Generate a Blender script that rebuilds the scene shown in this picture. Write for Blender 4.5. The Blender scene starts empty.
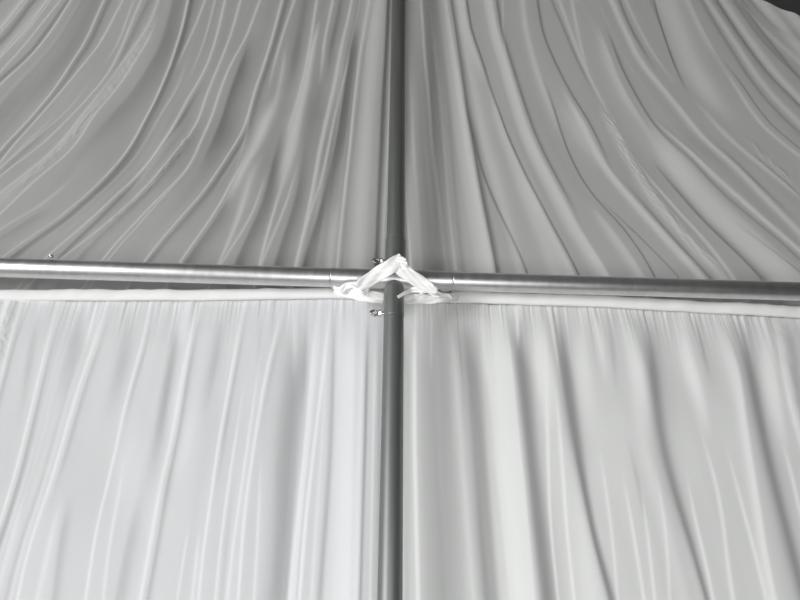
import bpy, math, random
import numpy as np
from mathutils import Vector, Matrix
random.seed(4); rng = np.random.default_rng(4)
sc = bpy.context.scene
COL = sc.collection

# ------------------------------------------------------------------ camera
FPX = 600.0
CX, CD, CZ = -0.041117, 1.324441, 1.52443
YAW, PIT, ROL = 0.040986, 0.517499, 0.008153
Fv = np.array([math.sin(YAW)*math.cos(PIT), math.cos(YAW)*math.cos(PIT), math.sin(PIT)])
Rv = np.cross(Fv, [0, 0, 1.]); Rv /= np.linalg.norm(Rv); Uv = np.cross(Rv, Fv)
R2 = Rv*math.cos(ROL) + Uv*math.sin(ROL); U2 = -Rv*math.sin(ROL) + Uv*math.cos(ROL)
CP = np.array([CX, -CD, CZ])
cd = bpy.data.cameras.new('camera'); cam = bpy.data.objects.new('camera', cd); COL.objects.link(cam)
cd.sensor_width = 36; cd.lens = FPX/800*36; cd.clip_start = .02; cd.clip_end = 100
cam.matrix_world = Matrix(((R2[0], U2[0], -Fv[0], CP[0]), (R2[1], U2[1], -Fv[1], CP[1]), (R2[2], U2[2], -Fv[2], CP[2]), (0, 0, 0, 1)))
sc.camera = cam

def W(px, py, Y=0.0):
    """measured spot in the photo -> point of the vertical plane y = Y (survey of the gable wall)"""
    d = Fv*FPX + R2*(px-400) - U2*(py-300)
    t = (Y - CP[1])/d[1]
    return CP + d*t

# ------------------------------------------------------------------ materials
def nodes(name):
    m = bpy.data.materials.new(name); m.use_nodes = True
    nt = m.node_tree; b = nt.nodes['Principled BSDF']
    return m, nt, b

def cloth(name, col, sheer, weave=.02, pleatbump=0.0):
    m, nt, b = nodes(name)
    N = nt.nodes; L = nt.links
    tc = N.new('ShaderNodeTexCoord')
    no = N.new('ShaderNodeTexNoise'); no.inputs['Scale'].default_value = 420; no.inputs['Detail'].default_value = 2
    L.new(tc.outputs['Object'], no.inputs['Vector'])
    rmp = N.new('ShaderNodeMapRange'); rmp.inputs['To Min'].default_value = 1-weave; rmp.inputs['To Max'].default_value = 1+weave
    L.new(no.outputs['Fac'], rmp.inputs['Value'])
    mul = N.new('ShaderNodeVectorMath'); mul.operation = 'SCALE'; mul.inputs[0].default_value = col
    L.new(rmp.outputs[0], mul.inputs['Scale']); L.new(mul.outputs[0], b.inputs['Base Color'])
    b.inputs['Roughness'].default_value = .75
    b.inputs['Specular IOR Level'].default_value = .25
    b.inputs['Sheen Weight'].default_value = .15
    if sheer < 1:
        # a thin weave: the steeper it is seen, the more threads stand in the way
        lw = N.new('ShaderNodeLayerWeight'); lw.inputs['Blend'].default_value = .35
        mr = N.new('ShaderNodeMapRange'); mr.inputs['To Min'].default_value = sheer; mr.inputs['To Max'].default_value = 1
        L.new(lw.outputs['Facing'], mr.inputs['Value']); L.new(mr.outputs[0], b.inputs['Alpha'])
    return m

def steel(name, col, rough, metal=1.0, streak=.12):
    m, nt, b = nodes(name); N = nt.nodes; L = nt.links
    tc = N.new('ShaderNodeTexCoord'); mp = N.new('ShaderNodeMapping')
    mp.inputs['Scale'].default_value = (60, 60, 4)
    no = N.new('ShaderNodeTexNoise'); no.inputs['Scale'].default_value = 1; no.inputs['Detail'].default_value = 6
    L.new(tc.outputs['Object'], mp.inputs[0]); L.new(mp.outputs[0], no.inputs['Vector'])
    rmp = N.new('ShaderNodeMapRange'); rmp.inputs['To Min'].default_value = rough-streak; rmp.inputs['To Max'].default_value = rough+streak
    L.new(no.outputs['Fac'], rmp.inputs['Value']); L.new(rmp.outputs[0], b.inputs['Roughness'])
    r2 = N.new('ShaderNodeMapRange'); r2.inputs['To Min'].default_value = .82; r2.inputs['To Max'].default_value = 1.12
    L.new(no.outputs['Fac'], r2.inputs['Value'])
    mul = N.new('ShaderNodeVectorMath'); mul.operation = 'SCALE'; mul.inputs[0].default_value = col
    L.new(r2.outputs[0], mul.inputs['Scale']); L.new(mul.outputs[0], b.inputs['Base Color'])
    b.inputs['Metallic'].default_value = metal
    return m

def plain(name, col, rough=.8, noise=.1, scale=3):
    m, nt, b = nodes(name); N = nt.nodes; L = nt.links
    tc = N.new('ShaderNodeTexCoord')
    no = N.new('ShaderNodeTexNoise'); no.inputs['Scale'].default_value = scale; no.inputs['Detail'].default_value = 4
    L.new(tc.outputs['Object'], no.inputs['Vector'])
    rmp = N.new('ShaderNodeMapRange'); rmp.inputs['To Min'].default_value = 1-noise; rmp.inputs['To Max'].default_value = 1+noise
    L.new(no.outputs['Fac'], rmp.inputs['Value'])
    mul = N.new('ShaderNodeVectorMath'); mul.operation = 'SCALE'; mul.inputs[0].default_value = col
    L.new(rmp.outputs[0], mul.inputs['Scale']); L.new(mul.outputs[0], b.inputs['Base Color'])
    b.inputs['Roughness'].default_value = rough
    return m

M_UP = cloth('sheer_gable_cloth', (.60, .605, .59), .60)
M_UPR = cloth('sheer_gable_cloth_warm_lit', (.70, .705, .682), .66)  # slightly warmer cloth; its lighter colour stands in for stronger light on the right
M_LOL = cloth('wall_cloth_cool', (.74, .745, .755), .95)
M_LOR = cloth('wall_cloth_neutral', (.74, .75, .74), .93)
M_TAPE = cloth('header_tape', (.90, .90, .89), 1)
M_STRAP = cloth('strap_webbing', (.95, .95, .94), 1, .03)
M_STEEL = steel('galvanised_steel', (.74, .74, .74), .42, 1, .06)
M_DARK = steel('weathered_post_steel', (.25, .26, .253), .5, .75, .06)
M_ZINC = steel('zinc_bolt', (.55, .55, .54), .3)
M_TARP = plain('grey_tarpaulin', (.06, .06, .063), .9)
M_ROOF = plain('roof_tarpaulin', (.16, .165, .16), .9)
M_FLOOR = plain('floor_mat', (.30, .30, .29), .9)

# ------------------------------------------------------------------ object helpers
def mesh_obj(name, V, F, mat, parent=None, smooth=True):
    me = bpy.data.meshes.new(name)
    V = np.asarray(V, dtype=np.float32); F = np.asarray(F, dtype=np.int32) if not isinstance(F, list) else F
    if isinstance(F, np.ndarray):
        me.vertices.add(len(V)); me.vertices.foreach_set('co', V.ravel())
        n = F.shape[1]
        me.loops.add(F.size); me.loops.foreach_set('vertex_index', F.ravel())
        me.polygons.add(len(F)); me.polygons.foreach_set('loop_start', np.arange(0, F.size, n, dtype=np.int32))
        me.update(calc_edges=True)
    else:
        me.from_pydata([tuple(v) for v in V], [], F); me.update()
    me.validate()
    if smooth: me.polygons.foreach_set('use_smooth', [True]*len(me.polygons))
    me.materials.append(mat)
    o = bpy.data.objects.new(name, me); COL.objects.link(o)
    if parent: o.parent = parent
    return o

def tag(o, label=None, cat=None, group=None, kind=None):
    if label: o['label'] = label
    if cat: o['category'] = cat
    if group: o['group'] = group
    if kind: o['kind'] = kind
    return o

class MB:
    def __init__(s): s.V = []; s.F = []
    def add(s, V, F):
        n = len(s.V); s.V += [tuple(v) for v in V]; s.F += [[i+n for i in f] for f in F]
    def tube(s, path, radii, seg=32, caps=True, inner=None, up=(0, 1, 0)):
        """tube of varying radius along a path"""
        P = [Vector(p) for p in path]
        if not hasattr(radii, '__len__'): radii = [radii]*len(P)
        V = []; F = []; prev = None
        for i, p in enumerate(P):
            t = (P[min(i+1, len(P)-1)] - P[max(i-1, 0)]).normalized()
            if prev is None:
                a = Vector(up) if abs(t.dot(Vector(up))) < .9 else Vector((1, 0, 0))
                a = (a - t*a.dot(t)).normalized()
            else:
                a = (prev - t*prev.dot(t)).normalized()
            prev = a; b = t.cross(a)
            for k in range(seg):
                an = 2*math.pi*k/seg
                V.append(p + (a*math.cos(an) + b*math.sin(an))*radii[i])
        for i in range(len(P)-1):
            for k in range(seg):
                k2 = (k+1) % seg
                F.append([i*seg+k, i*seg+k2, (i+1)*seg+k2, (i+1)*seg+k])
        if caps:
            F.append(list(range(seg))[::-1]); F.append([(len(P)-1)*seg+k for k in range(seg)])
        s.add(V, F)
    def cyl(s, p0, p1, r, bev=.0015, seg=64, b0=True, b1=True):
        p0 = np.array(p0, float); p1 = np.array(p1, float); t = (p1-p0)/np.linalg.norm(p1-p0)
        P = [p0, p0+t*bev, p0+t*bev*2] if b0 else [p0]
        R = [r-bev, r, r] if b0 else [r]
        P += [p1-t*bev*2, p1-t*bev, p1] if b1 else [p1]; R += [r, r, r-bev] if b1 else [r]
        s.tube(P, R, seg)
    def box(s, c, d, bev=0):
        x, y, z = d[0]/2, d[1]/2, d[2]/2
        V = [(c[0]+sx*x, c[1]+sy*y, c[2]+sz*z) for sx in (-1, 1) for sy in (-1, 1) for sz in (-1, 1)]
        s.add(V, [[0, 1, 3, 2], [4, 6, 7, 5], [0, 4, 5, 1], [2, 3, 7, 6], [0, 2, 6, 4], [1, 5, 7, 3]])
    def torus(s, c, n, R, r, a0=0, a1=2*math.pi, seg=28, rs=12, squash=1.0):
        n = Vector(n).normalized(); a = Vector((0, 0, 1)) if abs(n.z) < .9 else Vector((1, 0, 0))
        a = (a-n*a.dot(n)).normalized(); b = n.cross(a)
        pts = [Vector(c)+a*math.cos(a0+(a1-a0)*i/seg)*R*squash+b*math.sin(a0+(a1-a0)*i/seg)*R for i in range(seg+1)]
        s.tube(pts, r, rs, True)
    def build(s, name, mat, parent=None, bevel=0):
        o = mesh_obj(name, s.V, s.F, mat, parent)
        if bevel:
            b = o.modifiers.new('bevel', 'BEVEL'); b.width = bevel; b.segments = 2; b.limit_method = 'ANGLE'
        es = o.modifiers.new('edges', 'EDGE_SPLIT'); es.split_angle = math.radians(50)
        return o

def ribbon(path_px, width_m, thick=.0016, Y=None, n=60, wav=.0015, face=(0, -1, -.62), seed=1, gather=0.0):
    """strip of webbing along photo-measured points (px, py, Y), with real thickness and slight creases"""
    P = np.array([W(x, y, yy) for x, y, yy, *_ in path_px])
    Wd = np.array([q[3] if len(q) > 3 else 1.0 for q in path_px])
    # Catmull-Rom
    out = []; ww = []
    Q = np.vstack([2*P[0]-P[1], P, 2*P[-1]-P[-2]])
    m = len(P)-1; per = max(2, n//m)
    for i in range(m):
        p0, p1, p2, p3 = Q[i:i+4]
        for t in np.linspace(0, 1, per, endpoint=(i == m-1)):
            out.append(.5*((2*p1)+(-p0+p2)*t+(2*p0-5*p1+4*p2-p3)*t*t+(-p0+3*p1-3*p2+p3)*t**3)); ww.append(Wd[i]*(1-t)+Wd[i+1]*t)
    out = np.array(out); k = 11; V = []; r = np.random.default_rng(seed); ph = r.uniform(0, 6, 4)
    fv = np.array(face, float); fv /= np.linalg.norm(fv)
    T = np.gradient(out, axis=0); T /= np.linalg.norm(T, axis=1)[:, None]
    S = np.cross(T, fv); S /= np.linalg.norm(S, axis=1)[:, None]; Nn = np.cross(S, T)
    front = []; back = []
    for i, p in enumerate(out):
        w = width_m*ww[i]
        for j in range(k):
            u = j/(k-1)-.5
            dz = wav*(math.sin(9*u+ph[0]+i*.22)+.6*math.sin(17*u+ph[1]-i*.35)) + gather*math.sin(25*u+ph[2])
            c = p + S[i]*u*w*(1+.04*math.sin(i*.4+ph[3])) + Nn[i]*(dz*(-1))
            front.append(c); back.append(c - Nn[i]*thick)
    nn = len(out); V = front+back; F = []; off = nn*k
    for i in range(nn-1):
        for j in range(k-1):
            a = i*k+j; F.append([a, a+1, a+k+1, a+k]); F.append([off+a, off+a+k, off+a+k+1, off+a+1])
    for i in range(nn-1):
        a = i*k; F.append([a, a+k, off+a+k, off+a]); b = a+k-1; F.append([b, off+b, off+b+k, b+k])
    for j in range(k-1):
        F.append([j, off+j, off+j+1, j+1]); a = (nn-1)*k+j; F.append([a, a+1, off+a+1, off+a])
    return V, F

# ------------------------------------------------------------------ draped cloth
KS = 1.0
def sech_int(x): return np.tanh(x)

class Feat:
    def __init__(s, amp, wl, wr, pts, Y, fade=None, wscale=None):
        """a fold: relative tilt amp, widths in photo px either side, traced from top to bottom"""
        pts = sorted(pts, key=lambda q: q[1])
        P = np.array([W(x, y, Y) for x, y in pts])
        s.z = P[::-1, 2]; s.x = P[::-1, 0]                 # increasing z
        s.amp = amp
        mid = pts[len(pts)//2]
        # metres per pixel, as a function of height
        s.mpp = [np.linalg.norm(W(x+1, y, Y)-W(x, y, Y)) for x, y in pts][::-1]
        nar = lambda w: w*(.72 if w < 3.2 else .72+.28*min(1, (w-3.2)/4))
        s.wl, s.wr = nar(wl), nar(wr)
        s.ws = [1.0]*len(pts) if wscale is None else list(wscale)[::-1]
        t, b = pts[0], pts[-1]
        s.ftop = (t[1] > 12) if fade is None else fade[0]
        bot = 600 if b[1] > 300 else 262
        s.fbot = (b[1] < bot-28 and 6 < b[0] < 794) if fade is None else fade[1]
        s.pt = pts
    def curve(s, Z):
        x = np.interp(Z, s.z, s.x)
        lo = Z < s.z[0]; hi = Z > s.z[-1]
        ml = (s.x[1]-s.x[0])/(s.z[1]-s.z[0]); mh = (s.x[-1]-s.x[-2])/(s.z[-1]-s.z[-2])
        x = np.where(lo, s.x[0]+(Z-s.z[0])*ml*.6, x); x = np.where(hi, s.x[-1]+(Z-s.z[-1])*mh*.8, x)
        return x
    def smooth_curve(s, Z, d=.062):
        # slope-continuous curve: average of shifted lookups
        return sum(s.curve(Z+o) for o in (-d, -d*.75, -d/2, -d/4, 0, d/4, d/2, d*.75, d))/9.0

def height(X, Z, feats, k, zbot_fade):
    H = np.zeros_like(X)
    for f in feats:
        c = f.smooth_curve(Z)
        c2 = f.smooth_curve(Z+.01)
        m = (c2-c)/.01
        cs = 1/np.sqrt(1+m*m)
        mpp = np.interp(Z, f.z, f.mpp); ws = np.interp(Z, f.z, f.ws)
        wl = f.wl*mpp*ws; wr = f.wr*mpp*ws
        d = (X-c)*cs
        a = np.full_like(X, f.amp)
        if f.ftop: t0 = np.clip((f.z[-1]+.03-Z)/min(.24, (f.z[-1]-f.z[0])*.6), 0, 1); a *= t0*t0*(3-2*t0)
        if f.fbot if f.fbot is not None else zbot_fade(f):
            t0 = np.clip((Z-f.z[0]+.03)/min(.24, (f.z[-1]-f.z[0])*.6), 0, 1); a *= t0*t0*(3-2*t0)
        WB = (62 + 1.2*max(f.wl, f.wr))*mpp
        t = np.where(d < 0, wl*np.tanh(d/wl), wr*np.tanh(d/wr))
        tot = (wl+wr)/2
        t = t - (wr-wl)/2 - tot*np.tanh((d-(wr-wl)*.35)/WB)
        H += k*a*t
    return H

def vnoise(x, seed):
    r = np.random.default_rng(seed).uniform(-1, 1, 4096)
    i = np.floor(x).astype(int); f = x-i; f = f*f*(3-2*f)
    return r[i % 4096]*(1-f)+r[(i+1) % 4096]*f

def drape(name, guides, feats, seams, Y, ztop_fn, zbot, mat, k, gather=None, nc=620, nr=190, thick=False, zbot_fade=lambda f: False, micro=.0004, seed=3, zdense=None, outer=0, fine=.0007):
    """guides: Feats ordered left to right whose curves the weave follows"""
    v = np.linspace(0, 1, nr)
    if zdense is not None:      # most rows above zdense
        n1 = int(nr*.85)
        zz = np.concatenate([np.linspace(0, zdense, nr-n1, endpoint=False), np.linspace(zdense, 1, n1)])
        v = zz
    G = len(guides)
    # columns per gap proportional to its width at mid height
    Zs = np.linspace(zbot, ztop_fn(0), 7)
    gw = np.array([np.mean(np.abs(guides[i+1].smooth_curve(Zs)-guides[i].smooth_curve(Zs))) for i in range(G-1)])
    gw_true = np.minimum(gw, .3); gw[outer] *= .22
    s = [0.0]
    for i in range(G-1):
        c = max(4, int(nc*gw[i]/gw.sum())); s += list(i+np.arange(1, c+1)/c)
    s = np.array(s); gi = np.minimum(s.astype(int), G-2); gf = s-gi
    # first pass, x at the nominal top to know the hem height
    S, Vv = np.meshgrid(np.arange(len(s)), v)
    def xat(Zg):
        C = np.array([g.smooth_curve(Zg) for g in guides])     # G,nr,nc
        for i in range(1, G): C[i] = np.maximum(C[i], C[i-1]+.004)
        a = np.take_along_axis(C, np.broadcast_to(gi, Zg.shape)[None], 0)[0]
        b = np.take_along_axis(C, np.broadcast_to(gi+1, Zg.shape)[None], 0)[0]
        return a + (b-a)*gf[None, :]
    zt = np.full(len(s), ztop_fn(0.0))
    for it in range(12):
        xt = xat(np.broadcast_to(zt, (1, len(s))).copy())[0]; zt = .5*zt+.5*ztop_fn(xt)
    Z = zbot + Vv*(zt[None, :]-zbot)
    X = xat(Z)
    H = height(X, Z, feats, k, zbot_fade)
    # small irregular waves along the folds
    sp = X*60
    gl = gw_true[gi][None, :]*np.ones_like(Z)
    H += fine*gl*4*vnoise((s*11.0)[None, :]+.35*vnoise(Z*3, seed+21), seed+20)*(.3+.7*np.abs(vnoise(Z*2.2+(s*4)[None, :], seed+22)))
    H += micro*1.2*vnoise(s*9.0, seed)[None, :]*(1+.5*np.sin(Z*5)) + .0012*vnoise(X*9+Z*3, seed+1)
    for (pts, wpx, amp, per) in seams:
        f = Feat(1, 1, 1, pts, Y); c = f.smooth_curve(Z); m = (f.smooth_curve(Z+.01)-c)/.01
        mpp = np.interp(Z, f.z, f.mpp); d = (X-c)/np.sqrt(1+m*m)
        env = np.exp(-(d/(wpx*mpp))**2)*np.clip((Z-f.z[0]+.01)/.08, 0, 1)*np.clip((f.z[-1]+.01-Z)/.08, 0, 1)
        L = Z*np.sqrt(1+m*m)/per
        H += amp*env*(np.abs(vnoise(L+d*90, seed+9))**.6+.5*vnoise(L*2.3-d*140, seed+11))
    if gather is not None:
        H += gather(X, Z)
    V = np.stack([X, Y-H, Z], -1).reshape(-1, 3)
    nr_, nc_ = X.shape
    idx = np.arange(nr_*nc_).reshape(nr_, nc_)
    F = np.stack([idx[:-1, :-1], idx[:-1, 1:], idx[1:, 1:], idx[1:, :-1]], -1).reshape(-1, 4)
    return mesh_obj(name, V, F, mat), (X, Z, H)

def off(pts, dx, dxt=None):
    """a guide shifted sideways; dxt at its top"""
    ys = [q[1] for q in pts]; y0, y1 = min(ys), max(ys)
    dxt = dx if dxt is None else dxt
    return [(x+dxt+(dx-dxt)*(y-y0)/(y1-y0), y) for x, y in pts]

YU, YL = .105, .062
#@@FEATURES
# ---------------- upper left, folds traced one by one
UL = [
 (.10, 4, 4, [(45,3),(25,25),(0,55)]),
 (.20, 2, 2, [(65,2),(40,32),(25,50),(0,77)]),
 (-.22, 2, 2, [(70,5),(50,33),(28,60),(0,84)]),
 (.24, 2.2, 2, [(76,0),(55,32),(32,60),(0,89)]),
 (-.08, 12, 12, [(96,0),(62,62),(0,118)]),
 (.30, 1.8, 1.6, [(104,0),(85,40),(55,85),(25,120),(0,145)]),
 (-.14, 1.6, 3, [(109,0),(90,40),(60,85),(30,120),(5,145)]),
 (.20, 2, 2, [(122,0),(100,40),(75,72),(40,112),(5,150)]),
 (.08, 2, 2, [(58,110),(30,136),(0,164)]),
 (-.12, 2, 3, [(50,125),(25,147),(0,170)]),
 (.20, 2, 2, [(142,0),(125,38),(108,72),(80,105),(50,135),(20,158),(0,172)]),
 (-.12, 1.5, 4, [(146,8),(130,38),(112,74),(84,109)]),
 (.15, 3, 3, [(159,0),(150,25),(130,50),(105,85),(85,112),(62,140),(30,168),(0,190)]),
 (.08, 7, 7, [(160,15),(145,45),(118,85),(90,118),(60,150),(20,185),(0,200)]),
 (.20, 2.5, 2, [(160,15),(148,45),(120,90),(95,120),(75,150),(40,178),(0,215)]),
 (-.10, 3, 14, [(175,0),(163,50),(138,92),(105,130),(75,160)]),
 (.16, 3, 3, [(68,184),(45,203),(22,220),(0,231)]),
 (-.10, 2, 6, [(40,215),(20,230),(0,240)]),
 (.36, 1.9, 1.6, [(187,0),(180,32),(170,65),(155,100),(130,144),(107,175),(82,202),(50,225),(5,255)]),
 (-.22, 1.3, 4, [(190,0),(183,32),(173,65),(158,100),(133,146),(111,177),(86,204),(54,228),(12,257)]),
 (.18, 2, 2, [(201,5),(185,45),(172,75)]),
 (.28, 2, 2, [(224,0),(217,30),(210,55),(200,77),(185,100),(175,120),(160,142),(140,170),(112,200),(85,225),(47,255)]),
 (-.24, 1.5, 3, [(205,78),(190,102),(165,143),(145,171),(117,202),(90,228),(60,256)]),
 (.26, 6, 5, [(180,118),(162,145),(145,170),(128,192)]),
 (.24, 2, 2, [(240,0),(231,32),(220,62),(207,92),(195,122),(185,140),(162,170),(140,192),(117,215),(87,240),(62,256)]),
 (-.12, 1.5, 4, [(199,125),(189,142),(166,172),(145,194),(121,218),(92,243)]),
 (.28, 2.2, 2, [(260,0),(247,35),(230,67),(217,100),(202,135),(190,165),(160,197),(140,217),(105,255)]),
 (-.18, 2, 7, [(252,35),(238,75),(224,110),(212,140),(198,170)]),
 (.32, 1.8, 1.7, [(282,0),(272,37),(260,70),(247,107),(230,142),(215,170),(200,197),(187,212),(174,227),(148,257)]),
 (-.18, 1.3, 4, [(286,0),(276,37),(264,70),(251,107),(234,144),(219,172),(204,199),(191,214),(178,230),(153,257)]),
 (.25, 2, 2, [(294,0),(282,35),(272,65),(267,85)]),
 (.16, 3, 3, [(287,37),(280,75),(272,105)]),
 (.42, 8, 7, [(279,85),(266,112),(257,140),(240,175),(226,210)], None, [.5,1,1,.7,.4]),
 (.16, 1.8, 1.8, [(250,100),(238,149),(232,165)]),
 (.32, 1.9, 1.7, [(250,140),(232,175),(222,202),(200,236),(181,262)]),
 (-.14, 1.5, 8, [(238,180),(226,206),(204,240),(187,262)]),
 (.22, 4, 3, [(267,150),(255,172),(245,200),(232,235),(219,262)], None, [1.2,1.6,1.4,.8,.5]),
 (.24, 1.8, 1.8, [(266,178),(262,195),(250,220),(236,243),(222,262)]),
 (-.16, 2, 9, [(284,120),(275,160),(268,195),(255,225),(240,255)]),
 (.28, 2, 2, [(316,0),(310,37),(300,82),(287,135)]),
 (.40, 7, 5, [(320,15),(312,50),(305,87),(297,125),(290,160),(278,200)], None, [.3,.5,.8,1.3,1.3,.7]),
 (.34, 2, 1.8, [(285,177),(272,215),(265,240),(259,264)]),
 (.22, 1.8, 1.8, [(300,162),(292,187),(283,212),(272,238),(261,264)]),
 (-.15, 2, 8, [(306,150),(300,185),(290,220),(278,255)]),
 (-.10, 5, 5, [(303,10),(295,50),(287,90)]),
 (.28, 2, 2.4, [(332,0),(325,35),(320,85)]),
 (-.12, 2, 4, [(338,10),(331,45),(327,85)]),
 (.34, 2.2, 4, [(350,3),(342,40),(336,75),(327,120),(317,165),(307,210),(295,265)], None, [.6,.9,1.1,1.1,.8,.7,.7]),
 (.22, 1.8, 1.6, [(351,50),(344,80),(335,125),(325,170),(312,207),(300,242)]),
 (-.20, 2, 6, [(357,20),(350,62),(345,95),(341,130),(331,172),(322,205),(310,240)]),
 (.42, 1.5, 1.3, [(369,0),(360,50),(354,105),(350,147),(345,182),(340,232),(337,265)]),
 (-.12, 1.2, 2.5, [(373,0),(364,50),(358,105),(353,147),(349,182),(344,232),(341,265)]),
 (.14, 5, 5, [(338,195),(332,230),(329,265)]),
 (.24, 10, 7, [(378,0),(373,50),(369,105),(366,147),(362,200),(358,265)]),
 (-.35, 1.8, 3, [(388,0),(386,50),(383,100),(381,147),(379,190),(376,262)]),
 (.25, 1.5, 2, [(393,20),(391,80),(388,140),(385,200),(382,262)]),
 (.12, 1.6, 1.6, [(30,0),(14,20),(0,36)]),
 (.14, 1.6, 1.6, [(54,2),(42,18),(30,33),(16,50)]),
 (.12, 1.6, 1.6, [(92,75),(75,100),(52,122),(28,142),(0,163)]),
 (.12, 1.6, 1.6, [(131,8),(118,40),(100,68)]),
 (.14, 1.6, 1.6, [(213,2),(206,30),(199,52),(188,76)]),
 (.13, 1.6, 1.6, [(186,62),(176,88),(162,110),(150,130)]),
 (.16, 1.6, 1.6, [(200,152),(185,173),(160,202),(140,225),(112,255)]),
 (.12, 1.6, 1.6, [(245,125),(234,150),(222,175),(210,196)]),
]
UR = [
 (.35, 1.5, 1.3, [(404,0),(404,100),(405,140),(406,202),(411,268)]),
 (-.03, 7, 7, [(414,0),(416,50),(420,100),(422,150),(427,210),(431,268)]),
 (.34, 1.9, 1.6, [(422,0),(425,45),(430,100),(433,145),(439,190),(447,269)]),
 (.32, 1.8, 1.6, [(430,0),(437,62),(441,100),(445,152),(450,215),(456,270)]),
 (-.14, 2, 4, [(436,0),(443,62),(448,100),(452,152),(457,215),(463,270)]),
 (.24, 10, 1.7, [(445,0),(451,37),(459,87),(468,143),(477,195),(486,240),(492,272)]),
 (-.20, 1, 5, [(450,0),(456,37),(463,87),(472,143),(481,195),(490,240),(496,272)]),
 (.10, 6, 6, [(458,0),(466,50),(476,100),(488,150),(503,200),(516,250)]),
 (-.30, 2, 1.5, [(463,95),(471,130),(478,155),(487,182),(500,209),(515,241),(528,272)]),
 (.14, 5, 2, [(462,0),(466,32),(477,62),(489,97)]),
 (-.28, 2, 1.6, [(466,0),(471,32),(482,62),(493,97),(508,137),(531,187),(556,232),(578,272)]),
 (.15, 6, 1.6, [(488,80),(502,130),(526,185),(550,230),(571,270)]),
 (.08, 8, 8, [(515,160),(532,205),(550,250)]),
 (.24, 6, 2, [(489,0),(496,37),(504,62),(512,87),(521,117),(531,143),(550,182),(575,227),(607,275)]),
 (-.20, 1.5, 4, [(495,0),(501,37),(509,62),(517,87),(527,117),(537,143),(556,182),(581,227)]),
 (.10, 1.5, 1.5, [(502,0),(503,50),(507,75)]),
 (.12, 4, 3, [(522,0),(525,30),(536,72),(549,105),(565,143)]),
 (-.26, 1.7, 1.9, [(543,80),(560,125),(573,160),(590,192),(610,213),(637,247),(655,278)]),
 (-.20, 1.5, 1.8, [(600,197),(625,222),(650,246),(682,278)]),
 (.14, 6, 3, [(590,205),(612,235),(640,274)]),
 (-.22, 2, 2.4, [(537,0),(542,32),(552,57),(565,82),(582,112),(600,142),(615,172)]),
 (.26, 4, 2, [(560,85),(575,112),(597,150),(615,177),(632,197),(660,230),(685,257),(705,278)]),
 (-.14, 1.5, 5, [(620,175),(638,197),(666,230),(690,257),(708,274)]),
 (-.14, 2, 3, [(552,0),(570,40),(582,67),(600,100)]),
 (.12, 2, 2, [(560,0),(577,45),(590,75),(605,105),(620,130)]),
 (.14, 2, 2, [(572,0),(579,37),(590,75)]),
 (.08, 6, 6, [(560,100),(580,135),(600,165)]),
 (.13, 5, 4, [(600,102),(612,125),(632,157),(647,190),(665,210),(685,235),(705,255),(725,276)]),
 (.18, 1.8, 1.8, [(632,150),(650,178),(676,208),(702,235),(735,279)]),
 (.14, 6, 2, [(597,22),(610,62),(625,95),(643,125),(660,145)]),
 (-.24, 1.5, 3.5, [(606,25),(616,55),(624,72),(637,98),(651,122),(668,142),(684,160)]),
 (.30, 8, 7, [(645,122),(660,142),(682,172),(712,205),(740,230),(770,257),(795,282)]),
 (-.20, 2, 10, [(650,150),(672,182),(700,215),(725,240),(755,268)]),
 (-.20, 1.3, 1.8, [(725,215),(745,230),(765,247),(785,262),(800,274)]),
 (-.12, 2, 4, [(663,135),(687,160),(715,190),(745,215),(790,250)]),
 (.27, 2, 2, [(650,115),(677,142),(705,172),(740,200),(770,227),(800,250)]),
 (.20, 2.6, 2.6, [(612,0),(625,30),(640,60),(660,82),(682,110),(708,145),(732,167),(760,195),(785,220),(800,234)]),
 (-.13, 2, 4, [(716,147),(740,170),(768,197),(792,219)]),
 (-.18, 3, 3, [(620,0),(630,25),(645,52),(658,72)]),
 (.10, 2, 2, [(627,0),(640,28),(655,55),(680,88)]),
 (-.12, 3, 2, [(653,0),(660,18),(668,38),(678,64),(690,92)]),
 (-.34, 1.7, 1.5, [(660,12),(667,37),(677,67),(690,92)]),
 (.14, 8, 8, [(672,10),(690,60),(715,105),(735,125)]),
 (.14, 3, 3, [(692,95),(712,120),(735,147),(755,162),(780,183),(800,196)]),
 (-.20, 2, 2, [(750,155),(775,175),(802,198)]),
 (.12, 4, 2, [(685,0),(700,32),(714,57),(725,72)]),
 (-.24, 1.6, 2, [(720,60),(740,87),(760,115),(782,137),(802,152)]),
 (.14, 2, 2, [(714,58),(733,88),(752,116),(775,140),(800,158)]),
 (-.12, 4, 4, [(700,0),(717,30),(738,62),(755,88),(775,110),(800,132)]),
 (.15, 3, 3, [(705,0),(725,30),(745,60),(762,85),(780,105),(800,122)]),
 (-.16, 6, 4, [(718,0),(736,28),(753,52),(773,77),(800,102)]),
 (.18, 3, 3, [(725,0),(742,25),(760,50),(780,75),(800,95)]),
 (-.10, 2, 5, [(735,0),(752,25),(772,50),(800,75)]),
 (.14, 3, 3, [(750,5),(775,30),(800,50)]),
 (-.10, 3, 6, [(765,5),(785,25),(800,36)]),
]
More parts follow.
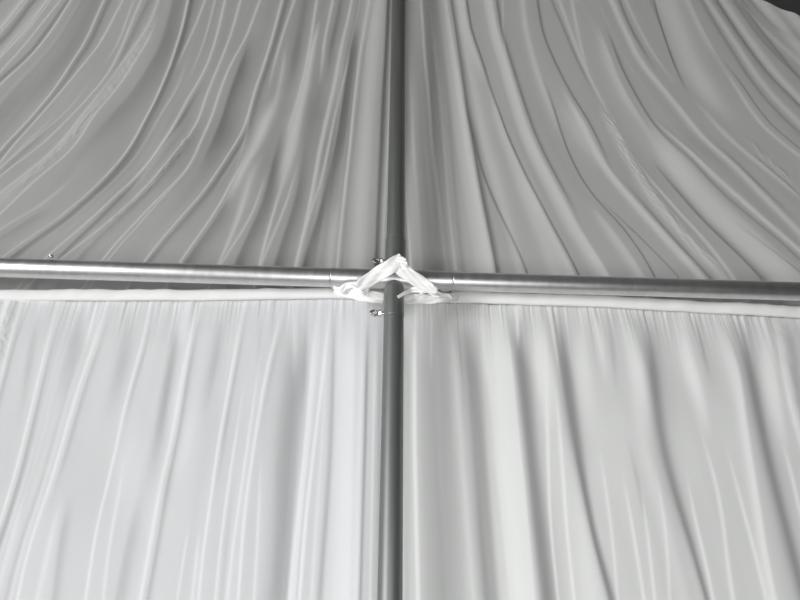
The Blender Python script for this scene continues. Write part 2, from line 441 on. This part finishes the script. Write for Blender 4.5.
LL = [
 (.16, 3, 2, [(25,300),(17,325),(8,360),(0,390)]),
 (-.14, 1.5, 3, [(29,302),(21,327),(12,362),(3,395)]),
 (.22, 2.2, 1.8, [(59,300),(50,340),(38,385),(24,440),(14,480),(0,522)]),
 (-.13, 1.5, 4, [(63,305),(55,342),(43,387),(29,442),(19,482),(5,524)]),
 (.24, 3.4, 2.2, [(109,300),(98,335),(85,370),(64,438),(50,485),(35,530),(25,560),(18,600)]),
 (-.15, 1.5, 4, [(114,303),(103,338),(91,372),(70,440),(56,487),(41,532)]),
 (.12, 4, 4, [(60,500),(50,550),(38,600)]),
 (-.10, 3, 6, [(70,500),(61,545),(55,600)]),
 (.12, 4, 4, [(22,500),(12,540),(0,580)]),
 (.24, 2.2, 1.8, [(152,300),(143,340),(130,385),(117,440),(105,490),(95,537),(86,600)]),
 (-.16, 1.5, 3, [(156,303),(147,342),(134,387),(121,440)]),
 (.15, 2.5, 2.5, [(124,455),(116,512),(107,562),(104,600)]),
 (-.08, 4, 8, [(140,500),(127,550),(118,600)]),
 (.28, 3.2, 2.4, [(199,300),(187,352),(171,440),(157,507),(140,600)]),
 (-.18, 1.5, 4, [(203,303),(192,352),(177,440),(164,507),(149,590)]),
 (.14, 2, 2, [(188,530),(182,565),(177,600)]),
 (.17, 2, 2, [(198,540),(195,570),(192,600)]),
 (.26, 2.1, 1.7, [(244,300),(237,340),(227,395),(219,445),(210,505),(202,560),(199,600)]),
 (-.15, 1.4, 3, [(248,303),(241,342),(231,397),(223,447),(214,507)]),
 (.20, 1.9, 1.9, [(244,382),(236,440),(225,510),(219,560),(216,600)]),
 (.20, 1.9, 1.9, [(260,355),(249,440),(239,507),(231,562),(228,600)]),
 (.26, 2.2, 1.9, [(284,302),(274,340),(265,380),(255,445),(245,512),(239,600)]),
 (-.10, 1.4, 4, [(288,304),(278,342),(269,382),(259,447)]),
 (.14, 2, 2, [(262,450),(259,525),(255,600)]),
 (-.20, 11, 10, [(296,310),(297,345),(292,400),(287,450),(281,550),(276,600)], None, [.6,.9,1,1,1,1]),
 (.14, 4, 3, [(294,300),(296,345),(294,390)]),
 (-.16, 3, 3, [(307,310),(304,360),(301,412)]),
 (.20, 2, 5, [(316,310),(311,365),(305,437),(300,480),(293,550),(289,600)]),
 (.34, 1.8, 1.6, [(331,300),(325,352),(315,437),(306,512),(299,600)]),
 (.10, 3, 3, [(327,330),(322,437),(316,520),(311,600)]),
 (-.26, 3.5, 3.5, [(335,302),(333,352),(331,437),(327,500),(323,550),(319,600)], None, [.6,.8,1,1.1,1.2,1.2]),
 (.20, 14, 4, [(352,305),(352,365),(350,437),(349,525),(347,600)]),
 (.12, 5, 1.6, [(363,310),(362,380),(360,450),(356,600)]),
 (-.30, 1.6, 3, [(368,312),(366,390),(365,437),(363,500),(360,600)]),
 (.14, 2, 2, [(376,315),(374,400),(370,600)]),
 (-.10, 1.3, 2, [(380,315),(379,400),(378,600)]),
 (-.12, 4, 4, [(42,303),(35,340),(28,380),(18,430)]),
 (-.10, 7, 6, [(82,303),(78,340),(68,375),(58,410)]),
 (-.11, 7, 7, [(131,303),(127,345),(116,390),(104,430)]),
 (.10, 5, 5, [(97,303),(93,320),(86,340)]),
 (-.16, 5, 5, [(178,303),(173,355),(166,390),(158,437),(150,480)]),
 (.08, 6, 6, [(185,303),(180,340)]),
 (-.12, 6, 5, [(224,303),(218,345),(208,395),(200,430)]),
 (.08, 10, 10, [(196,400),(184,450),(175,490)]),
 (.07, 14, 14, [(140,420),(120,520)]),
 (-.08, 2, 2, [(262,303),(260,340),(256,370)]),
 (-.09, 3, 3, [(236,470),(228,530),(222,600)]),
]
LR = [
 (.24, 3, 1.9, [(415,303),(415,365),(415,437),(417,525),(419,600)]),
 (-.10, 3, 2, [(408,303),(408,437),(409,600)]),
 (-.07, 9, 8, [(428,310),(430,365),(432,437),(436,500),(440,600)]),
 (.14, 2, 2, [(432,303),(432,340),(431,372)]),
 (.26, 9, 3.5, [(447,303),(451,352),(456,437),(463,512),(470,600)]),
 (.16, 2, 1.6, [(442,303),(444,340),(449,400)]),
 (-.26, 7, 8, [(465,310),(472,365),(478,437),(485,550),(490,600)]),
 (-.12, 1.4, 1.4, [(457,303),(460,360),(464,437)]),
 (.12, 4, 4, [(480,303),(487,360),(494,410)]),
 (.30, 9, 7, [(498,303),(502,352),(508,437),(514,500),(519,550),(524,600)]),
 (.12, 3, 1.4, [(505,303),(508,352),(515,437),(525,520),(531,600)]),
 (-.28, 8, 8, [(513,310),(520,365),(526,437),(534,500),(540,550),(546,600)], None, [.8,1,1,1,1,1]),
 (.18, 2.5, 2.5, [(517,303),(518,325),(517,345)]),
 (.20, 6, 6, [(536,303),(540,345),(546,390),(550,437)]),
 (.18, 2, 2, [(544,320),(546,380),(547,437),(551,525),(559,600)]),
 (.18, 2, 2, [(552,370),(560,450),(567,525),(575,600)]),
 (.08, 8, 8, [(575,480),(585,540),(592,600)]),
 (-.30, 7, 7, [(560,312),(565,365),(575,437),(582,475),(591,525),(600,560),(612,600)], None, [1,1,.9,.6,.5,.5,.5]),
 (.12, 2, 1.5, [(550,303),(553,340),(560,390)]),
 (.12, 9, 6, [(577,303),(583,365),(592,437)]),
 (.16, 4, 4, [(592,305),(600,340),(606,380)]),
 (.18, 6, 5, [(620,308),(628,335),(637,365),(644,410),(649,450)]),
 (-.08, 3, 4, [(607,310),(612,350),(618,400)]),
 (-.22, 8, 8, [(648,312),(652,370),(660,430),(675,490),(695,555),(708,600)], None, [1,1,1,.8,.5,.4]),
 (.20, 5, 4, [(678,310),(690,360),(702,400),(710,440)]),
 (-.13, 3, 3, [(694,312),(703,350),(710,380)]),
 (.16, 2, 2, [(690,470),(695,510),(705,550),(715,600)]),
 (.20, 6, 3, [(716,310),(727,345),(736,380),(741,410),(747,450),(755,500),(762,550),(772,600)], None, [1.2,1.2,.9,.6,.5,.5,.5,.5]),
 (.18, 2.2, 2, [(700,420),(712,460),(722,500),(727,550),(734,600)]),
 (.18, 2, 2, [(725,440),(735,475),(747,525),(757,560),(766,600)]),
 (-.22, 8, 8, [(736,315),(746,350),(757,400),(766,450),(785,525),(797,570)]),
 (.20, 6, 4, [(762,313),(772,365),(781,415),(792,460)]),
 (.24, 3, 2, [(772,313),(780,340),(786,385),(795,415),(802,435)]),
 (-.12, 3, 3, [(788,318),(793,350),(798,390)]),
 (.15, 2, 2, [(788,445),(797,480),(806,520)]),
 (.15, 2, 2, [(622,470),(637,550),(645,600)]),
 (.15, 2, 2, [(640,480),(650,555),(655,600)]),
 (.13, 2, 2, [(655,470),(663,520),(668,560),(669,600)]),
 (.13, 2, 2, [(600,440),(607,490),(615,550),(619,600)]),
 (-.10, 4, 4, [(628,440),(640,490),(646,530)]),
]
def mk(L, Y, wide=1.0, thin=1.0, spread=1.0):
    out = []
    for t in L:
        amp, wl, wr, pts = t[:4]
        if max(wl, wr) >= 5: amp *= wide
        elif amp > 0: amp *= thin
        if max(wl, wr) >= 5: wl *= spread; wr *= spread
        out.append(Feat(amp, wl, wr, pts, Y, t[4] if len(t) > 4 else None, t[5] if len(t) > 5 else None))
    return out
def xfeats(L0, L1, side, Y, base, n, seed):
    """folds of the same cloth further along the wall, outside the traced width"""
    r = random.Random(seed); out = []
    x = 0
    for i in range(n):
        x += r.uniform(14, 34)*side
        out.append(Feat(r.choice([.3, .25, -.2, .2]), r.uniform(1.8, 6), r.uniform(1.8, 5), off(base, x, x*.8), Y, (False, False)))
    return out
def gathers(Zh, amp, seed, sc_=105, depth=.05):
    def g(X, Z):
        d = np.maximum(Zh(X)-Z, 0)
        e = np.exp(-d/depth)
        return amp*e*(vnoise(X*sc_, seed)+.7*vnoise(X*sc_*2.3+Z*4, seed+1)) + amp*.5*np.exp(-d/(depth*2.6))*vnoise(X*sc_*.45, seed+2)
    return g

# top edge of the gable cloth: steep swag under the rafters
eR0, eR1 = W(776, 0, YU), W(806, 18, YU)
slopeR = (eR1[2]-eR0[2])/(eR1[0]-eR0[0])
eL = W(-25, 0, YU); slopeL = 1.0
def ztop(x):
    return np.minimum(np.minimum(eR0[2]+slopeR*(x-eR0[0]), eL[2]+slopeL*(x-eL[0])), 4.55)
KU, KL = 2.7, 2.3
zU = 2.14
fUL = mk(UL, YU, 1.4, 1.3); fUR = mk(UR, YU, 1.35, 1.25)
gUL = [Feat(1, 1, 1, p, YU) for p in (
  [(-330,0),(-380,60),(-480,150),(-640,255)], [(-130,0),(-160,32),(-220,90),(-330,170),(-420,220)], UL[3][3], UL[5][3], UL[18][3], UL[21][3], UL[28][3], UL[48][3] if False else [(350,0),(342,40),(327,120),(307,210),(295,265)], UL[50][3], [(400,0),(400,100),(400,265)])]
gUR = [Feat(1, 1, 1, p, YU) for p in (
  [(393,0),(393,100),(394,140),(395,202),(396,268)], UR[2][3], UR[5][3], UR[13][3], [(570,0),(600,60),(625,110),(665,165),(720,220),(790,278)], UR[36][3], UR[51][3],
  [(900,0),(960,60),(1060,150),(1200,250)])]
seamUL = [([(160,15),(148,35),(128,68),(108,95),(85,125),(60,150),(30,178),(0,200)], 5, .0045, .008),
          ([(195,122),(185,140),(165,170),(143,194),(117,215),(87,240)], 4, .003, .008)]
seamUR = [([(600,102),(617,135),(637,167),(655,195),(675,222),(705,255),(725,276)], 5, .0034, .008),
          ([(745,140),(775,170),(800,190)], 4, .003, .008)]

def wrapup(o, label, cat, group=None): tag(o, label, cat, group); return o

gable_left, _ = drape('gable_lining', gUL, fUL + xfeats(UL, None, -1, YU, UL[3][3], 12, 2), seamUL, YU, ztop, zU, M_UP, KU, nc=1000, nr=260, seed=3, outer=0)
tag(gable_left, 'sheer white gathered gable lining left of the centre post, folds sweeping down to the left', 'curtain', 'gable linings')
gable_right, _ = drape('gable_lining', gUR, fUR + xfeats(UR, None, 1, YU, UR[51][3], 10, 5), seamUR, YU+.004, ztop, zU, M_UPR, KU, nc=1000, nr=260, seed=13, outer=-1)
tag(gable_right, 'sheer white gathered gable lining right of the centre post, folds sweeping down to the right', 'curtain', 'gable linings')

# ---- lower wall curtains
tl = [W(-1200, 301, YL), W(0, 301, YL), W(200, 300.5, YL), W(330, 298.5, YL), W(400, 300, YL)]
tr = [W(398, 300, YL), W(450, 302.5, YL), W(600, 307, YL), W(800, 318, YL), W(1900, 379, YL)]
def zhl(x): return np.interp(x, [p[0] for p in tl], [p[2] for p in tl])
def zhr(x): return np.interp(x, [p[0] for p in tr], [p[2] for p in tr])
fLL = mk(LL, YL, 1.5, 1.15); fLR = mk(LR, YL, 1.35, 1.1, 1.25)
gLL = [Feat(1, 1, 1, p, YL) for p in ([(-800,300),(-900,440),(-1000,600)], [(-150,300),(-200,440),(-250,600)], LL[2][3], LL[4][3], LL[13][3], LL[25][3], LL[28][3], [(400,300),(399,437),(398,600)])]
gLR = [Feat(1, 1, 1, p, YL) for p in ([(396,300),(395,437),(394,600)], LR[0][3], LR[4][3], LR[9][3], [(558,303),(575,437),(600,560)], [(648,312),(660,430),(695,555),(708,600)], [(772,313),(786,385),(800,430),(840,600)], [(1500,330),(1580,440),(1680,600)])]
seamLL = [([(12,300),(8,325),(2,350),(-6,385)], 6, .0035, .012)]
seamLR = [([(778,318),(783,345),(787,375),(795,412),(803,440)], 4, .0025, .008)]
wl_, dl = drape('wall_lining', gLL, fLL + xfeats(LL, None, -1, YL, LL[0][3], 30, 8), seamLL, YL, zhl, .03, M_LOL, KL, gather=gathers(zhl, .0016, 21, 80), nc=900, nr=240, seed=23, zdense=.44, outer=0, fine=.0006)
tag(wl_, 'bright white pleated wall curtain hanging left of the centre post below the rail', 'curtain', 'wall curtains')
wr_, dr = drape('wall_lining', gLR, fLR + xfeats(LR, None, 1, YL, LR[0][3] if False else [(806,318),(815,400),(835,500),(850,600)], 24, 9), seamLR, YL+.003, zhr, .03, M_LOR, KL*1.15, gather=gathers(zhr, .0016, 31), nc=900, nr=240, seed=33, zdense=.44, outer=-1)
tag(wr_, 'greyer white pleated wall curtain hanging right of the centre post below the rail', 'curtain', 'wall curtains')

def header(zf, x0, x1, hgt, Y, parent, seed):
    """flat woven tape sewn along the curtain's top"""
    n = 420; k = 8; V = []; F = []
    xs = np.linspace(x0, x1, n); z0 = zf(xs)
    wob = vnoise(xs*22, seed)*.0012 + vnoise(xs*90, seed+1)*.0004
    front = []; back = []
    for i in range(n):
        h = hgt(xs[i]) if callable(hgt) else hgt
        for j in range(k):
            u = j/(k-1)
            bulge = .004*math.sin(math.pi*u)
            zz = z0[i]-.004 + (h+.004)*u + .0012*vnoise(np.array([xs[i]*30]), seed+3)[0]*(u)
            front.append((xs[i], Y-.013-bulge-wob[i]*(1+u), zz)); back.append((xs[i], Y-.004-wob[i]*(1+u)+bulge*.3, zz))
    off_ = n*k; V = front+back
    for i in range(n-1):
        for j in range(k-1):
            a = i*k+j; F.append([a, a+k, a+k+1, a+1]); F.append([off_+a, off_+a+1, off_+a+k+1, off_+a+k])
        a = i*k; F.append([a, off_+a, off_+a+k, a+k]); b = a+k-1; F.append([b, b+k, off_+b+k, off_+b])
    for j in range(k-1):
        F.append([j, j+1, off_+j+1, off_+j]); a = (n-1)*k+j; F.append([a, off_+a, off_+a+1, a+1])
    return mesh_obj('header_tape', V, F, M_TAPE, parent)
def px_h(px, py, d): return W(px, py-d, YL)[2]-W(px, py, YL)[2]
header(zhl, W(-800, 297, YL)[0], W(392, 297, YL)[0], px_h(200, 297, 8.5), YL, wl_, 51)
header(zhr, W(396, 297, YL)[0], W(1500, 300, YL)[0], lambda x: px_h(600, 305, 9.5), YL, wr_, 61)

# ------------------------------------------------------------------ frame
RZ = 2.34; RR = .0248
def rail(x0, x1, label):
    b = MB(); s = 1 if x1 > x0 else -1
    b.cyl((x0, 0, RZ), (x1, 0, RZ), RR)
    o = b.build('eave_rail', M_STEEL); tag(o, label, 'pole', 'horizontal rails'); return o
xs0 = W(331, 277, 0)[0]; xs1 = W(452, 282, 0)[0]
rl = rail(-6.15, xs0, 'shiny galvanised horizontal rail running left from the strapped joint')
rr_ = rail(xs1, 6.15, 'galvanised horizontal rail running right from the strapped joint')
def screw(px, py, parent, rot=0):
    b = MB(); p = W(px, py, -.012)
    b.tube([p, p+np.array([0, -.004, .006])], .0055, 10)
    return b.build('rail_screw', M_ZINC, parent, .0006)
screw(51, 257.5, rl)

# connector: sleeves over both rails, a stub up and a hook-over cup for the post
con = bpy.data.objects.new('pipe_connector', None); COL.objects.link(con); con.location = (0, 0, RZ)
tag(con, 'four-way steel pipe connector under the white straps, with ring bolts on its left side', 'pipe joint')
def P0(o): o.parent = con; o.matrix_parent_inverse = Matrix.Translation((0, 0, -RZ)); return o
b = MB(); b.cyl((xs0, 0, RZ), (xs1, 0, RZ), RR+.0009, .0009)
P0(b.build('rail_sleeve', M_STEEL))
zt_ = W(396, 240, 0)[2]
b = MB(); b.cyl((0, 0, RZ+.02), (0, 0, zt_), .0266)
P0(b.build('upper_sleeve', M_DARK))
YP = -.052
PX = W(394, 300, YP)[0]
b = MB()
ztop_post = W(394, 277, YP-.02)[2]
prof = [(ztop_post-.0244*(1-math.sin(a)), max(.0015, .0244*math.cos(a))) for a in np.linspace(0, math.pi/2, 10)]
b.tube([(PX, YP, 2.20), (PX, YP, 2.201), (PX, YP, 2.202)] + [(PX, YP, z) for z, r in prof], [.0240, .0244, .0244] + [r for z, r in prof], 48)
P0(b.build('post_cup', M_DARK))
def ring_bolt(px, py, Y, xend):
    p = W(px, py, Y); b = MB()
    b.tube([(p[0]+.006, p[1], p[2]), (xend, p[1], p[2])], .0045, 14)
    b.tube([(p[0]+.006, p[1], p[2]), (p[0]+.012, p[1], p[2])], .0085, 6)
    b.torus((p[0]-.004, p[1], p[2]), (.25, -1, .15), .0085, .0032, squash=.8)
    return P0(b.build('ring_bolt', M_ZINC, None))
ring_bolt(378, 261, -.005, -.022)
ring_bolt(376, 313, YP, PX-.02)

b = MB(); b.cyl((PX, YP, .01), (PX, YP, 2.20), .0240, .001, 48)
post = b.build('tent_post', M_DARK); tag(post, 'dark grey steel upright post below the joint, standing between the wall curtains', 'pole')
b = MB(); b.box((0, 0, 0), (.16, .14, .008)); 
bp = b.build('base_plate', M_DARK, post, .002); bp.location = (PX, YP, .006)
b = MB(); b.cyl((0, 0, zt_), (0, 0, 4.62), .0242, .001, 48)
gp = b.build('gable_post', M_DARK); tag(gp, 'dark steel post rising above the joint to the tent peak', 'pole')

# ------------------------------------------------------------------ white straps round the joint
YS = -.088
st = bpy.data.objects.new('webbing_strap', None); COL.objects.link(st)
jp = W(400, 270, YS); st.location = jp
tag(st, 'white webbing strap folded into an upside-down V over the pipe joint', 'strap')
def under(o, root): o.parent = root; o.matrix_parent_inverse = Matrix.Translation(root.location).inverted(); return o
def rb(name, path, w, root, seed, mat=M_STRAP, **kw):
    V, F = ribbon(path, w, seed=seed, **kw); return under(mesh_obj(name, V, F, mat), root)
mp = .00245
rb('left_band', [(358,287,-.062,.8),(366,282,-.064,.95),(378,274,-.072,1.05),(390,267,YS,1.1),(400,260.5,YS-.004,1.0),(403,258,YS-.004,.85)], 14*mp, st, 3)
rb('right_band', [(396,259,-.07,.6),(398,266,YS+.004,1.0),(408,274,-.078,1.0),(420,282,-.068,1.0),(430,288,-.064,.75),(437,291.5,-.060,.4)], 13.5*mp, st, 4)
rb('folded_end', [(399,257,YS-.010,.6),(403,261,YS-.010,1.0),(406,266,YS-.006,.6)], 7*mp, st, 5)
rb('loose_tail', [(411,290,-.075,.8),(405,293,-.082,1),(398,297,-.088,.8)], 3.6*mp, st, 6, wav=.0004)
# ties of the two curtain headers
tl_ = bpy.data.objects.new('tie_band', None); COL.objects.link(tl_); tl_.location = W(355, 293, -.03)
tag(tl_, 'knotted white cloth tie at the joint, left of the post', 'strap', 'cloth ties at the joint')
rb('wrap', [(334,291,-.018,.7),(345,292,-.02,1.0),(358,295,-.03,1.1),(372,297,-.03,1.15),(384,298.5,-.02,1.2)], 10*mp, tl_, 7, gather=.0008)
rb('knot', [(333,287,-.032,.5),(340,290,-.035,1),(346,286,-.04,1),(355,285,-.045,1.1),(364,287,-.04,.9),(368,291,-.03,.6)], 6.5*mp, tl_, 8)
rb('knot', [(350,284,-.045,.6),(356,289,-.052,.9),(362,292,-.05,1),(366,295,-.04,.6)], 4*mp, tl_, 9)
tr_ = bpy.data.objects.new('tie_band', None); COL.objects.link(tr_); tr_.location = W(430, 295, -.03)
tag(tr_, 'knotted white cloth tie at the joint, right of the post', 'strap', 'cloth ties at the joint')
rb('wrap', [(403,299,-.015,1.1),(415,299,-.028,1.15),(430,299,-.028,1.1),(445,298,-.02,1.0),(458,297,.01,.8)], 9*mp, tr_, 17, gather=.0008)
rb('knot', [(405,294,-.045,.5),(412,290,-.05,1),(424,290,-.05,1.1),(436,291,-.045,1),(446,294,-.035,.9),(452,299,-.02,.6)], 5.5*mp, tr_, 18)
rb('knot', [(418,296,-.046,.6),(426,291,-.052,.9),(434,295,-.046,.9),(440,297,-.04,.5)], 4*mp, tr_, 19)
def cord(px, root, seed):
    b = MB(); b.tube([W(x, y, yy) for x, y, yy in px], .0022, 8); return under(b.build('cord', M_DARK, None), root)
cord([(438,290,-.045),(443,292.5,-.05),(449,292.5,-.048),(451,291.5,-.04)], tr_, 1)

# ------------------------------------------------------------------ tent shell
def slab(name, c, d, mat, rot=None):
    b = MB(); b.box((0, 0, 0), d); o = mesh_obj(name, b.V, b.F, mat, None, False); o.location = c
    if rot: o.rotation_euler = rot
    o['kind'] = 'structure'; return o
slab('floor', (0, -5, -.02), (12.4, 11, .04), M_FLOOR)
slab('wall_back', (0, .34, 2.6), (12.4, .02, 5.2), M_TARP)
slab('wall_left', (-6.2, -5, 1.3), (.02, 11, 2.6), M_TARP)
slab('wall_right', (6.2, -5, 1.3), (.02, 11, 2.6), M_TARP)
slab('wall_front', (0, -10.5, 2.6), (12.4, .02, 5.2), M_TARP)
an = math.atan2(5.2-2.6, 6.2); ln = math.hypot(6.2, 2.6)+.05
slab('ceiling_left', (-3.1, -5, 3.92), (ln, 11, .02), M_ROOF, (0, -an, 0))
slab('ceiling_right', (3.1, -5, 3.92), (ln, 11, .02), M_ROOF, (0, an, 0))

# ------------------------------------------------------------------ light
def area(name, loc, target, size, power, col=(1, 1, 1), sy=None):
    l = bpy.data.lights.new(name, 'AREA'); l.energy = power; l.size = size; l.color = col
    if sy: l.shape = 'RECTANGLE'; l.size_y = sy
    o = bpy.data.objects.new(name, l); COL.objects.link(o); o.location = loc
    o.rotation_euler = (Vector(target)-Vector(loc)).to_track_quat('-Z', 'Y').to_euler()
    return o
area('raking_key', (-5.4, -4.6, 1.0), (0, 0, 2.3), 3.0, 490)  # unseen key light, added to rake the folds from the left
area('camera_fill', (.05, -1.85, .95), (.1, 0, 2.35), .9, 19)  # unseen fill by the camera, added for rail highlights and a brighter centre
w = bpy.data.worlds.new('world'); sc.world = w; w.use_nodes = True
w.node_tree.nodes['Background'].inputs[0].default_value = (.5, .5, .5, 1); w.node_tree.nodes['Background'].inputs[1].default_value = .1

sc.view_settings.view_transform = 'Standard'; sc.view_settings.look = 'None'
sc.view_settings.exposure = 0; sc.view_settings.gamma = 1
sc.cycles.transparent_max_bounces = 8
sc.cycles.max_bounces = 6
